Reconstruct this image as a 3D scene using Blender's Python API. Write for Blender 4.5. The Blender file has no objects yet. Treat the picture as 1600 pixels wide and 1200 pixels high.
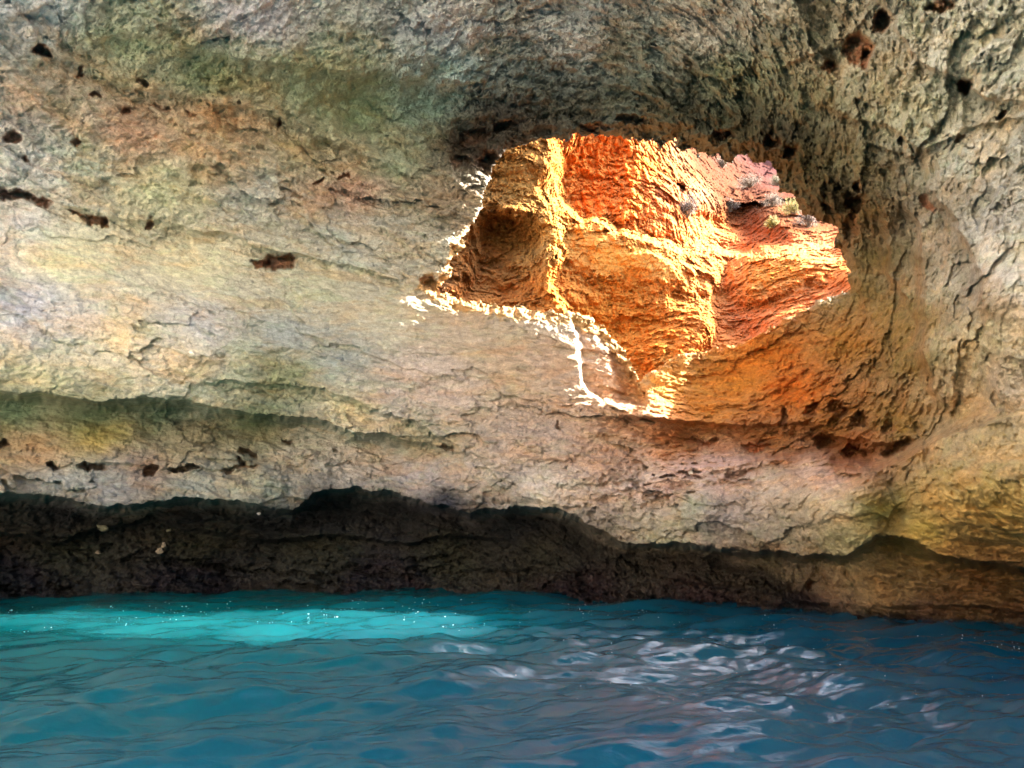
import bpy, math, random, time
import numpy as np
T0 = time.time()
f4 = np.float32
random.seed(7)
scene = bpy.context.scene
C = scene.collection
STEP = 0.058          # angular spacing of the rock grid, degrees

# ------------------------------------------------------------------ viewpoint
PITCH = math.radians(11.0); FP = 1155.0; CAMZ = 1.7
SP, CP = math.sin(PITCH), math.cos(PITCH)
def pix_of(az, el):
    """image pixel coordinates (the 1600x1200 image the rock was read off) of a bearing"""
    x = np.sin(az)*np.cos(el); y = np.cos(az)*np.cos(el); z = np.sin(el)
    f = y*CP + z*SP; up = -y*SP + z*CP
    f = np.maximum(f, 0.12)
    return 800 + FP*x/f, 600 - FP*up/f
def bearing(u, v):
    x = (u-800)/FP; up = (600-v)/FP
    y = CP - up*SP; z = SP + up*CP
    return math.atan2(x, y), math.atan2(z, math.hypot(x, y))
def place(u, v, H):
    az, el = bearing(u, v)
    return (H*math.sin(az), H*math.cos(az), CAMZ + H*math.tan(el))

# ------------------------------------------------------------------ noise
_r = np.random.RandomState(11)
PERM = np.tile(_r.permutation(256).astype(np.int32), 3)
_g = _r.normal(size=(256, 3)); _g /= np.linalg.norm(_g, axis=1)[:, None]
GX, GY, GZ = [np.ascontiguousarray(_g[:, i].astype(f4)) for i in range(3)]
def perlin(x, y, z):
    x = x.astype(f4); y = y.astype(f4); z = z.astype(f4)
    xi = np.floor(x); yi = np.floor(y); zi = np.floor(z)
    xf = x-xi; yf = y-yi; zf = z-zi
    xi = xi.astype(np.int32) & 255; yi = yi.astype(np.int32) & 255; zi = zi.astype(np.int32) & 255
    w = lambda t: t*t*t*(t*(t*6-15)+10)
    u, v, s = w(xf), w(yf), w(zf)
    def g(a, b, c):
        h = PERM[PERM[PERM[xi+a]+yi+b]+zi+c]
        return GX[h]*(xf-a)+GY[h]*(yf-b)+GZ[h]*(zf-c)
    def lx(b, c):
        p = g(0, b, c); return p+u*(g(1, b, c)-p)
    def ly(c):
        p = lx(0, c); return p+v*(lx(1, c)-p)
    p = ly(0)
    return (p+s*(ly(1)-p))*1.5
def fbm(P, sc, oct, gain=.5, lac=2.03, off=0.0, kind=0):
    x, y, z = P; out = 0; a = 1.0; tot = 0; k = 1.0/sc
    for i in range(oct):
        n = perlin(x*k+off+i*7.3, y*k+off*1.7+i*3.1, z*k-off+i*5.7)
        if kind == 1: n = 1-2*np.abs(n)**.8          # ridged: sharp crests
        elif kind == 2: n = 2*np.abs(n)-.5            # billow: sharp creases
        out = out+a*n; tot += a; a *= gain; k *= lac
    return out/tot
HASH = np.random.RandomState(5).rand(768, 4).astype(f4)
def cells(P, sc, off=0.0, jit=.8):
    """cellular break-up of the rock: distance to nearest and second block centre, random value and random tilt of the block"""
    x, y, z = [(p/sc+off).astype(f4) for p in P]
    bx, by, bz = np.floor(x-.5), np.floor(y-.5), np.floor(z-.5)
    xi, yi, zi = [b.astype(np.int32) & 255 for b in (bx, by, bz)]
    f1 = np.full(x.shape, 9, f4); f2 = f1.copy(); val = np.zeros_like(f1); tilt = np.zeros_like(f1)
    for a in (0, 1):
        for b in (0, 1):
            for c in (0, 1):
                h = PERM[PERM[PERM[(xi+a) & 255]+((yi+b) & 255)]+((zi+c) & 255)]
                r = HASH[h]
                dx = x-bx-a-.5-(r[..., 0]-.5)*jit; dy = y-by-b-.5-(r[..., 1]-.5)*jit; dz = z-bz-c-.5-(r[..., 2]-.5)*jit
                d = np.sqrt(dx*dx+dy*dy+dz*dz)
                m = d < f1
                f2 = np.where(m, f1, np.minimum(f2, d)); f1 = np.where(m, d, f1)
                val = np.where(m, r[..., 3]-.5, val); tilt = np.where(m, dz*(r[..., 0]-.1)+dx*(r[..., 1]-.5), tilt)
    return f1, f2, val, tilt
def blocks(P, sc, amp, off, edge=.12, wob=.55, crack=.4):
    w1 = fbm(P, sc*.8, 4, .6, off=off+.7)*sc*wob; w2 = fbm(P, sc*.8, 4, .6, off=off+5.7)*sc*wob
    f1, f2, v, t = cells((P[0]+w1, P[1]+w2, P[2]+w1-w2), sc, off)
    return amp*(v*.9+t*1.1+crack*(1-sstep(0, edge, f2-f1))*sstep(-.25, .35, fbm(P, sc*2.2, 2, off=off+2.2)))
def pits(P, sc, off, r0, r1):
    f1, f2, v, t = cells((P[0]+fbm(P, sc, 2, off=off)*sc*.5, P[1], P[2]+fbm(P, sc, 2, off=off+3)*sc*.5), sc, off, .6)
    return sstep(r1, r0, f1/(.4+np.maximum(v+.1, 0)*2))*(v > -.1)
def sstep(a, b, x):
    t = np.clip((x-a)/(b-a), 0, 1); return t*t*(3-2*t)

# ------------------------------------------------------------------ image-pixel maps (coarse, bilinear read)
MU = np.arange(-400, 2005, 5.0); MV = np.arange(-500, 1105, 5.0)
GU, GV = np.meshgrid(MU, MV)
def read(M, u, v):
    x = np.clip((u-MU[0])/5.0, 0, len(MU)-1.001); y = np.clip((v-MV[0])/5.0, 0, len(MV)-1.001)
    xi = x.astype(np.int32); yi = y.astype(np.int32); xf = (x-xi).astype(f4); yf = (y-yi).astype(f4)
    M = M.astype(f4)
    return (M[yi, xi]*(1-xf)+M[yi, xi+1]*xf)*(1-yf)+(M[yi+1, xi]*(1-xf)+M[yi+1, xi+1]*xf)*yf
def seg_sd(poly, closed=False):
    """distance to a polyline and the side (positive = right hand when walking it in v-down space = below a left-to-right line)"""
    best = np.full(GU.shape, 1e9); side = np.ones(GU.shape); t_at = np.zeros(GU.shape)
    n = len(poly); m = n if closed else n-1; L = 0
    for i in range(m):
        (x0, y0), (x1, y1) = poly[i], poly[(i+1) % n]
        dx, dy = x1-x0, y1-y0; l = math.hypot(dx, dy)
        t = ((GU-x0)*dx+(GV-y0)*dy)/(l*l); tc = np.clip(t, 0, 1)
        d = np.hypot(GU-x0-tc*dx, GV-y0-tc*dy)
        cr = dx*(GV-y0)-dy*(GU-x0)
        b = d < best-1e-6
        best = np.where(b, d, best); side = np.where(b, np.sign(cr), side)
        t_at = np.where(b, L+tc*l, t_at); L += l
    return best, side, t_at, L
def line(poly, fade0=60, fade1=60):
    """signed distance map + weight that fades out at both ends"""
    d, s, t, L = seg_sd(poly)
    over = np.where((t <= 0) | (t >= L), d, 0)
    w = np.ones_like(d)
    if fade0: w = w*sstep(0, fade0, t)
    if fade1: w = w*sstep(0, fade1, L-t)
    for i in range(5):
        p = np.pad(w, 1, mode='edge'); w = (p[:-2, 1:-1]+p[2:, 1:-1]+p[1:-1, :-2]+p[1:-1, 2:]+w)/5
    return d*s, w
def inside(poly):
    c = np.zeros(GU.shape, bool); n = len(poly)
    for i in range(n):
        (x0, y0), (x1, y1) = poly[i], poly[(i+1) % n]
        if y0 == y1: continue
        k = ((y0 > GV) != (y1 > GV)) & (GU < (x1-x0)*(GV-y0)/(y1-y0)+x0)
        c ^= k
    return c
def poly_sd(poly):
    d, _, _, _ = seg_sd(poly, True)
    return np.where(inside(poly), d, -d)          # positive inside
def tps(pts):
    P = np.array(pts, float); X = P[:, :2]/400.0; Y = P[:, 2:]
    n = len(X); r2 = ((X[:, None]-X[None])**2).sum(2); K = .5*r2*np.log(r2+1e-12)
    A = np.zeros((n+3, n+3)); A[:n, :n] = K+np.eye(n)*.002; A[:n, n] = 1; A[:n, n+1:] = X; A[n, :n] = 1; A[n+1:, :n] = X.T
    B = np.zeros((n+3, Y.shape[1])); B[:n] = Y
    W = np.linalg.solve(A, B); out = []
    gx, gy = GU/400, GV/400
    Z = [W[n, j]+W[n+1, j]*gx+W[n+2, j]*gy for j in range(Y.shape[1])]
    for i in range(n):
        r = (gx-X[i, 0])**2+(gy-X[i, 1])**2; k = .5*r*np.log(r+1e-12)
        for j in range(Y.shape[1]): Z[j] = Z[j]+W[i, j]*k
    return Z
def shep(pts, p=3.2):
    P = np.array(pts, float); n = P.shape[1]-2
    num = [0]*n; den = 0
    for q in P:
        d2 = (GU-q[0])**2+((GV-q[1])*1.5)**2+30**2
        w = d2**(-p/2)
        den = den+w
        for j in range(n): num[j] = num[j]+w*q[2+j]
    return [a/den for a in num]
def lin(c): return ((c/255.0)/12.92 if c <= 10 else ((c/255.0+.055)/1.055)**2.4)

# ------------------------------------------------------------------ angular grids
def axis(lo, a, b, hi, step):
    fine = np.arange(a, b+step, step)
    def out(start, end):
        r = []; s = step; x = start; sg = 1 if end > start else -1
        while (end-x)*sg > 0:
            s = min(s*1.12, 1.6); x += sg*s; r.append(x)
        return np.array(r)
    return np.concatenate([out(a, lo)[::-1], fine, out(b, hi)])
def grid_mesh(name, X, Y, Z, keep, mat, attrs):
    ny, nx = X.shape
    idx = np.arange(nx*ny, dtype=np.int32).reshape(ny, nx)
    q = np.stack([idx[:-1, :-1], idx[1:, :-1], idx[1:, 1:], idx[:-1, 1:]], -1).reshape(-1, 4)
    if keep is not None:
        k = keep[:-1, :-1] & keep[1:, :-1] & keep[1:, 1:] & keep[:-1, 1:]
        q = q[k.ravel()]
        used = np.zeros(nx*ny, bool); used[q.ravel()] = True
        rem = np.cumsum(used)-1; q = rem[q].astype(np.int32)
    else: used = np.ones(nx*ny, bool)
    co = np.stack([X, Y, Z], -1).reshape(-1, 3)[used].astype(f4)
    me = bpy.data.meshes.new(name)
    me.vertices.add(len(co)); me.vertices.foreach_set('co', co.ravel())
    me.loops.add(q.size); me.loops.foreach_set('vertex_index', q.ravel())
    me.polygons.add(len(q)); me.polygons.foreach_set('loop_start', np.arange(0, q.size, 4, dtype=np.int32))
    me.update(calc_edges=True)
    me.polygons.foreach_set('use_smooth', np.ones(len(q), bool))
    for an, av in attrs.items():
        if av.ndim == 3:
            a = me.attributes.new(an, 'FLOAT_COLOR', 'POINT')
            c = np.ones((ny*nx, 4), f4); c[:, :3] = av.reshape(-1, 3)
            a.data.foreach_set('color', c[used].ravel())
        else:
            a = me.attributes.new(an, 'FLOAT', 'POINT')
            a.data.foreach_set('value', av.reshape(-1)[used].astype(f4))
    me.materials.append(mat)
    o = bpy.data.objects.new(name, me); C.objects.link(o)
    return o

# ------------------------------------------------------------------ materials
def mat_new(name):
    m = bpy.data.materials.new(name); m.use_nodes = True
    nt = m.node_tree; b = nt.nodes['Principled BSDF']
    return m, nt, b
def N(nt, t, **kw):
    n = nt.nodes.new(t)
    for k, v in kw.items():
        if k in n.inputs.keys(): n.inputs[k].default_value = v
        else: setattr(n, k, v)
    return n
def rock_material(name, stain_a, stain_b, mott=.5, bump=.03, fine=14.0):
    m, nt, b = mat_new(name); L = nt.links.new
    geo = N(nt, 'ShaderNodeTexCoord'); P = geo.outputs['Object']
    col = N(nt, 'ShaderNodeAttribute', attribute_name='rock_colour')
    wet = N(nt, 'ShaderNodeAttribute', attribute_name='wet')
    mp = N(nt, 'ShaderNodeMapping'); mp.inputs['Scale'].default_value = (.55, .8, 1.6); mp.inputs['Rotation'].default_value = (0, math.radians(14), 0)
    L(P, mp.inputs[0])
    def noise(scale, det, dist=0.0, src=None, rough=.62):
        n = N(nt, 'ShaderNodeTexNoise'); n.inputs['Scale'].default_value = scale; n.inputs['Detail'].default_value = det
        n.inputs['Roughness'].default_value = rough; n.inputs['Distortion'].default_value = dist
        L(src or P, n.inputs['Vector']); return n.outputs['Fac']
    def remap(src, a, bb, c, d):
        r = N(nt, 'ShaderNodeMapRange'); L(src, r.inputs[0])
        for i, v in zip((1, 2, 3, 4), (a, bb, c, d)): r.inputs[i].default_value = v
        return r.outputs[0]
    def mix(fac, A, B, mode='MIX'):
        x = N(nt, 'ShaderNodeMix', data_type='RGBA', blend_type=mode)
        if isinstance(fac, float): x.inputs[0].default_value = fac
        else: L(fac, x.inputs[0])
        for s, v in ((6, A), (7, B)):
            if isinstance(v, tuple): x.inputs[s].default_value = v
            else: L(v, x.inputs[s])
        return x.outputs[2]
    c = col.outputs['Color']
    m1 = remap(noise(1.1, 9, .6, mp.outputs[0]), .47, .62, 0, .55)
    c = mix(m1, c, mix(1.0, c, stain_a, 'MULTIPLY'))
    m2 = remap(noise(1.7, 10, 1.0, mp.outputs[0]), .5, .64, 0, .6)
    c = mix(m2, c, mix(1.0, c, stain_b, 'MULTIPLY'))
    g = remap(noise(5.5, 12, .4, mp.outputs[0], .72), .32, .68, 1-mott, 1+mott)
    gc = N(nt, 'ShaderNodeCombineXYZ'); [L(g, gc.inputs[i]) for i in range(3)]
    c = mix(1.0, c, gc.outputs[0], 'MULTIPLY')
    g2 = remap(noise(26, 6, .2, None, .8), .35, .65, 1-mott*.55, 1+mott*.55)
    gc2 = N(nt, 'ShaderNodeCombineXYZ'); [L(g2, gc2.inputs[i]) for i in range(3)]
    c = mix(1.0, c, gc2.outputs[0], 'MULTIPLY')
    L(c, b.inputs['Base Color'])
    r = N(nt, 'ShaderNodeMapRange'); L(wet.outputs['Fac'], r.inputs[0]); r.inputs[3].default_value = .93; r.inputs[4].default_value = .42
    L(r.outputs[0], b.inputs['Roughness'])
    b.inputs['Specular IOR Level'].default_value = .22
    bn = N(nt, 'ShaderNodeBump'); bn.inputs['Strength'].default_value = 1.0; bn.inputs['Distance'].default_value = bump
    h = noise(fine, 12, .5, None, .75); L(h, bn.inputs['Height']); L(bn.outputs[0], b.inputs['Normal'])
    return m
M_cave = rock_material('cave_limestone', (1.12, .86, .62, 1), (.86, .98, .86, 1), .34, .05)
M_sink = rock_material("sinkhole_sandstone", (1.0, .78, .6, 1), (1.05, 1.0, .9, 1), .3, .06, 9.0)

M_sink.node_tree.nodes['Principled BSDF'].inputs['Specular IOR Level'].default_value = 0.0
# ================================================================== the cave wall
HOLE = [(652,452),(668,436),(686,440),(697,418),(702,392),(716,372),(738,345),(748,318),(757,290),(772,262),(784,240),(812,224),(850,214),(884,206),(930,202),
        (975,200),(1008,195),(1022,197),(1034,208),(1062,207),(1085,212),(1112,226),(1136,236),(1142,226),(1160,222),(1178,226),(1204,236),(1226,250),(1240,258),(1236,274),
        (1238,292),(1256,304),(1264,322),(1290,336),(1312,342),(1324,352),(1322,392),(1330,420),(1334,452),
        (1290,472),(1235,496),(1190,524),(1150,543),(1105,551),(1070,553),(1044,566),(1018,584),(1006,606),(1011,632),(998,606),(984,584),(966,560),(950,540),
        (934,526),(912,514),(896,506),(884,501),(862,505),(835,500),(800,497),(768,491),(740,484),(708,484),(694,474),(672,464)]
def front_maps():
    Z = tps([ # u, v, horizontal distance
        (-400,1000,20),(0,930,20.8),(400,930,20.6),(800,935,19.2),(1200,958,15.9),(1600,978,15.8),(2000,990,14.6),
        (0,1100,20.8),(800,1100,19.2),(1600,1100,15.8),
        (0,870,20.9),(400,870,20.8),(800,880,19.4),(1200,900,16.0),(1600,910,15.4),
        (0,770,19.3),(400,790,19.0),(800,790,17.9),(1100,800,16.1),(1300,800,14.6),(1600,800,12.9),
        (0,690,19.7),(400,690,19.2),(800,700,18.2),(1050,740,16.8),(1250,725,16.2),(1600,650,12.2),
        (-400,560,20),(0,560,18.6),(300,540,18.3),(600,560,18.5),(850,600,18.5),
        (0,400,18.8),(300,400,18.7),(600,420,19.0),(700,500,18.7),(860,520,18.5),(960,640,18.2),
        (0,250,17.6),(300,220,17.2),(600,220,18.2),(740,260,19.0),(700,380,19.0),
        (-400,50,15.5),(0,50,15.0),(400,40,15.0),(700,80,16.3),(850,180,19.0),(1000,160,18.6),(1000,20,15.2),(1150,180,17.4),(1200,60,14.2),
        (1300,280,15.8),(1340,350,16.2),(1350,440,17.2),(1300,120,13.9),(1450,100,12.0),(1600,50,10.6),(1600,250,11.2),(1600,430,11.6),(2000,300,10),(2000,700,11.4),
        (1460,300,13.2),(1500,500,12.9),(1440,560,14.3),
        (1100,600,19.6),(1200,560,19.2),(1060,570,19.8),(1300,520,18.2),(1200,650,18.2),(1350,640,16.2),(1350,470,17.4),(1480,640,13.6),(1330,700,15.8),
        (0,-400,9.5),(800,-400,10.0),(1600,-400,7.5)])[0]
    return Z
front_base = front_maps()
# break-lines: (polyline, step A [m] on the positive side, ramp w, decay L, lip bulge B, bulge width, fades)
LIPS = [
 ([(-60,40),(60,62),(130,98),(230,138),(330,160),(430,180),(500,215),(620,252)], .45, 7, 45, .10, 30, 60, 120),
 ([(60,0),(200,42),(300,70),(420,98),(560,112),(700,122),(760,150)], .75, 26, 90, .25, 50, 80, 40),
 ([(270,255),(330,262),(400,275),(460,262),(520,285),(610,300)], .22, 6, 30, .05, 25, 30, 50),
 ([(440,160),(490,200),(560,240),(640,270)], .35, 6, 40, .1, 30, 20, 60),
 ([(-60,296),(60,302),(110,322),(165,336),(240,350),(300,358),(370,366),(400,390),(470,398),(560,412),(650,448)], .35, 4, 60, .16, 30, 40, 60),
 ([(-60,606),(60,612),(150,622),(220,618),(290,628),(420,648),(560,668),(690,690),(730,712)], 2.1, 12, 130, .35, 50, 0, 140),
 ([(300,592),(420,598),(500,606),(570,634),(650,654),(716,694),(730,735)], .40, 6, 50, .16, 30, 60, 20),
 ([(60,728),(130,722),(180,728),(240,728),(300,736),(350,730),(410,734)], .22, 4, 10, .08, 16, 20, 20),
 ([(-60,770),(80,772),(160,788),(220,790),(280,776),(350,780),(420,796),(455,796),(490,772),(560,762),(640,778),(720,798),(790,792),(850,792),(900,806),(950,836),(1010,852),(1080,846),(1130,856),(1210,862),(1270,868),(1330,862),(1366,836),(1410,838),(1470,866),(1540,880),(1700,900)], 2.3, 7, 130, .45, 45, 0, 0),
 ([(-60,828),(80,838),(170,822),(240,806),(330,832),(410,846),(520,832),(640,848),(740,830),(800,850)], .7, 6, 30, .45, 24, 0, 60),
 ([(150,788),(220,800),(330,812),(420,838),(520,846)], .5, 5, 30, .2, 15, 40, 60),
 ([(-60,868),(300,873),(600,882),(900,888),(1100,914),(1250,934),(1400,946),(1700,960)], .22, 5, 60, .12, 14, 0, 0),
 # alcove: recessed above its floor edge (drawn right to left)
 ([(1600,650),(1540,668),(1470,688),(1400,722),(1352,738),(1290,708),(1200,716),(1130,734),(1060,738),(1000,720)], 2.1, 12, 110, .35, 40, 60, 110),
 ([(930,640),(1000,652),(1100,658),(1200,664),(1260,660),(1330,684),(1420,700)], 1.3, 8, 45, .4, 40, 80, 40),
 # scallops of the right pillar, recessed on their left (drawn top to bottom)
 ([(1376,330),(1388,363),(1392,427),(1418,466),(1430,500)], .9, 5, 40, .12, 30, 30, 30),
 ([(1405,300),(1434,345),(1440,409),(1449,475),(1438,536),(1452,600),(1500,668)], 1.3, 14, 70, .5, 40, 50, 60),
 ([(1440,280),(1491,333),(1512,383),(1534,431),(1540,475),(1560,520)], 1.2, 14, 65, .4, 40, 40, 60),
 ([(1256,300),(1290,320),(1330,352),(1336,400),(1350,470),(1372,540),(1410,620),(1450,690)], .5, 10, 50, .1, 30, 10, 40),
 # upper right blocks
 ([(1250,150),(1330,180),(1400,200),(1440,230),(1500,212),(1504,150),(1486,108)], .55, 6, 60, .2, 40, 80, 20),
 ([(1380,0),(1410,58),(1432,92),(1480,112),(1540,148),(1620,158)], .8, 6, 70, .2, 40, 0, 40),
 ([(1180,120),(1240,96),(1300,70),(1340,40),(1390,-20)], .4, 8, 40, .1, 30, 60, 0),
 ([(1490,205),(1540,190),(1610,180)], .45, 5, 35, .1, 20, 20, 0),
 ([(1370,262),(1420,250),(1460,232)], .3, 5, 30, .1, 20, 20, 20),
 ([(1560,560),(1600,565),(1700,560)], .4, 5, 30, .1, 20, 20, 0),
 # lintel of the window and the crumbly corner to its left
 ([(1280,300),(1240,246),(1180,216),(1120,214),(1060,196),(1000,186),(900,196),(820,206),(770,232),(735,262)][::-1], 1.3, 30, 500, .2, 30, 30, 30),
 ([(690,190),(740,184),(800,186),(860,178)], .9, 10, 60, .2, 30, 30, 60),
 ([(1225,190),(1262,240),(1300,290),(1336,330)][::-1], .5, 10, 50, .2, 30, 20, 20),
 ([(640,455),(655,452),(668,440),(690,432),(700,420)], .6, 4, 14, .05, 12, 8, 4),
 # crease between the two boulders
 ([(1330,728),(1376,748),(1394,790),(1384,826),(1350,850)][::-1], .75, 10, 50, .15, 40, 40, 30),
 ([(1130,752),(1180,764),(1206,790),(1214,822)], .12, 3, 16, .02, 20, 20, 30),
 ([(1070,748),(1078,800),(1060,850)], .3, 8, 30, .1, 30, 20, 40),
 ([(1250,925),(1262,905),(1275,885)], .6, 4, 14, .05, 10, 4, 10),
]
POCKETS = [ # u, v, ru, rv, tilt deg, depth
 (22,214,13,9,-8,.7),(117,222,10,6,-5,.45),(436,409,26,13,4,1.0),(408,411,18,7,-4,.6),(152,343,22,7,10,.6),(165,346,9,9,0,.7),(232,350,8,9,10,.5),(22,304,30,9,8,.8),(62,312,24,5,14,.6),
 (120,334,18,4,12,.4),(226,128,12,5,35,.5),(150,150,13,4,-5,.4),(65,78,16,6,15,.7),(434,196,6,8,20,.5),(200,175,8,5,10,.4),(43,250,5,6,20,.35),(126,112,5,8,10,.4),
 (250,168,18,3,18,.3),(300,178,14,3,15,.3),(535,276,8,4,-20,.4),(500,283,10,4,-20,.4),
 (1342,76,22,28,20,1.3),(1352,96,8,20,-10,1.0),(1380,32,14,22,25,1.2),(1296,104,9,14,10,.9),(1565,180,11,8,-30,.8),(1506,135,16,14,40,1.4),(1500,215,11,6,-30,.6),(1470,8,22,8,-10,.6),
 (1340,292,8,10,0,1.0),(1336,318,16,14,10,1.3),(1330,350,14,28,0,.8),
 (84,727,12,4,0,.9),(145,728,26,5,2,.8),(235,733,14,7,0,.8),(290,731,28,5,4,1.0),(388,708,16,6,25,.8),(375,730,28,4,-8,.4),(4,695,10,9,30,.7),(452,690,10,3,-5,.6),(700,702,16,5,15,.5),(375,722,6,8,-20,.6),
 (1262,912,9,9,-30,.7),(1410,590,5,10,10,.3),(1290,690,26,11,15,1.5),(1340,712,28,14,12,1.7),(1400,702,28,9,-25,1.3),(1222,655,9,16,-10,.9),(1190,690,10,4,0,.4),
 (1310,640,18,11,30,1.0),(1344,655,14,9,25,1.0),(1270,640,11,16,20,.8),(1180,700,24,6,0,.7),(1100,690,26,5,4,.6),(1390,670,16,8,20,.9),(740,215,26,12,-12,.8),(760,250,18,16,-30,.9),(720,252,14,9,-10,.5),(790,196,22,9,-6,.9),(985,186,26,8,5,.8),(930,196,26,6,0,.6),(1205,222,14,10,20,.8),(1236,236,12,14,20,.8),(1130,212,20,6,0,.5),
 (874,664,4,9,0,.3),(673,440,16,9,20,.5),(1170,250,5,5,0,.1),(1450,320,8,14,-30,.4),(520,702,4,4,0,.3),
]
# rock and stain colours, with painted shade on the lintel, notch and pillar scallops: u v r g b rough
COLS = [(50,20,212,200,175,.9),(400,20,206,190,168,1),(700,50,190,182,162,1.1),(900,50,184,176,152,1.2),(1100,50,186,174,144,1.2),(1300,110,165,148,108,1.3),(1500,60,190,176,138,1.4),(1580,130,186,174,138,1.3),(1500,250,184,174,140,1.2),(1420,180,176,164,120,1.3),
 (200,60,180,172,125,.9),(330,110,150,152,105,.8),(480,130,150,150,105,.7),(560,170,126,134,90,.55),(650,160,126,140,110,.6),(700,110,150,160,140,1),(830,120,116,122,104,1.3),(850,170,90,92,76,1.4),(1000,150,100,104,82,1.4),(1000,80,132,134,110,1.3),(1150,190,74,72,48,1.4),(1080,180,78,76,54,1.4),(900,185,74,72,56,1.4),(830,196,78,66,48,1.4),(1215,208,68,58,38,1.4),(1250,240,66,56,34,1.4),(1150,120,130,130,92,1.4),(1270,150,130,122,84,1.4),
 (100,160,195,168,128,.9),(200,210,205,160,118,.9),(40,180,205,185,155,.8),(350,220,195,165,120,.9),(480,240,180,160,115,.9),(550,300,190,150,115,.9),(620,250,150,150,112,.8),(620,340,165,155,125,.9),(60,260,205,192,165,.9),(130,250,195,188,150,.9),(250,300,196,182,132,.8),(400,300,190,180,150,.9),(330,190,200,160,110,.9),
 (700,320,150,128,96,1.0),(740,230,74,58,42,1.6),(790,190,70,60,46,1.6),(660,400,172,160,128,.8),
 (100,400,206,192,142,.28),(30,360,205,190,165,.4),(300,420,200,184,136,.28),(500,440,180,168,128,.3),(560,380,175,168,140,.5),(600,500,168,155,120,.3),(40,480,185,175,160,.5),(100,500,192,178,152,.45),(180,540,210,188,142,.4),(270,560,205,182,140,.5),(300,510,180,168,145,.45),(450,530,150,146,125,.35),(530,560,140,138,118,.4),(650,580,178,155,126,.4),(600,620,160,140,115,.5),(730,520,165,142,108,.35),(800,580,168,138,100,.4),(870,560,165,140,110,.4),(700,620,175,150,120,.5),
 (950,680,172,132,95,.7),(850,690,165,140,112,.7),(60,590,185,168,120,.5),(250,600,185,168,128,.5),(330,618,180,168,125,.6),(450,585,130,125,80,.7),
 (30,640,84,100,66,.5),(250,645,72,88,56,.5),(400,655,84,98,64,.6),(140,650,78,92,58,.5),(150,680,150,128,75,.5),(60,700,160,130,90,.5),(300,690,130,112,75,.6),(400,690,130,120,85,.6),(230,735,150,120,92,.5),
 (550,640,185,172,130,.8),(550,720,165,148,122,.8),(470,720,165,150,120,.8),(650,680,150,138,100,.9),(650,740,170,152,132,.8),(750,740,172,150,120,.8),(850,770,182,162,132,.6),(300,760,140,135,110,.5),(100,750,150,142,118,.5),(180,750,130,125,110,.5),(400,770,150,142,112,.6),
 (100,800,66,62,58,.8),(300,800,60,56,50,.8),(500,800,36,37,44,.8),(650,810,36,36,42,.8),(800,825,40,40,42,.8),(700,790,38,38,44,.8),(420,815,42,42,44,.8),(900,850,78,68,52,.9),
 (100,850,108,102,68,1.2),(300,855,114,106,70,1.2),(500,858,104,98,66,1.2),(700,862,108,100,64,1.2),(850,870,110,98,66,1.2),
 (0,908,66,44,60,1.4),(300,908,68,46,62,1.4),(600,910,72,46,62,1.4),(900,921,90,52,56,1.4),(1100,933,98,58,56,1.4),(1250,945,80,54,44,1.4),(1450,962,74,50,38,1.4),(1600,968,66,46,34,1.4),
 (1000,880,98,82,58,1.3),(1120,900,104,86,60,1.3),(1200,890,96,78,50,1.3),(1400,900,112,84,56,1.3),(1550,900,108,72,42,1.3),(1500,860,130,92,52,1.1),
 (1050,600,190,126,62,.8),(1100,640,190,116,50,.8),(1200,560,188,106,38,.9),(1250,620,190,102,36,.9),(1330,540,156,98,38,.9),(1300,660,140,86,36,1.5),(1200,690,148,86,38,1.6),(1150,590,190,116,46,.8),(1060,700,170,108,66,1.5),(1330,705,155,84,40,1.6),(1400,660,140,104,56,1.6),
 (1380,400,96,78,38,.6),(1360,450,104,80,36,.6),(1432,400,92,76,42,.6),(1440,500,104,82,44,.6),(1455,380,176,160,128,.8),(1470,450,186,168,130,.7),(1460,520,180,158,116,.7),(1505,400,118,108,78,.7),(1525,450,120,104,76,.7),(1545,380,196,182,150,.7),(1550,440,206,190,158,.5),(1420,560,120,92,48,.8),(1396,500,150,112,66,.6),(1410,440,140,116,74,.5),(1400,520,140,104,56,.7),(1440,480,130,106,62,.6),(1470,420,175,156,120,.7),(1480,340,140,126,95,.9),(1320,260,120,108,70,1.4),(1275,270,66,57,34,1.5),(1305,308,72,56,34,1.4),(1350,300,92,78,50,1.3),(1350,330,110,82,46,1.3),
 (1560,420,198,178,142,.5),(1570,330,172,160,130,1.1),(1520,540,190,170,120,.8),(1580,600,185,160,120,.9),(1500,620,175,142,92,.9),(1550,700,170,145,95,.8),(1480,700,168,140,92,.8),
 (1000,750,185,155,125,1.2),(1060,760,188,150,122,1.6),(1130,745,190,150,120,1.5),(1080,790,150,145,110,.6),(1120,810,130,115,100,.6),(1030,830,150,135,100,.7),(1200,760,175,152,118,.6),(1290,740,195,160,125,.8),(1290,790,175,150,108,.5),(1200,830,130,112,84,.6),(1370,800,120,110,60,.7),(1330,830,128,112,68,.7),(1480,780,178,142,92,.9),(1560,800,172,134,78,.9),(1440,830,165,128,66,.9)]
SHORE = []; ROOF = 61
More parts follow.
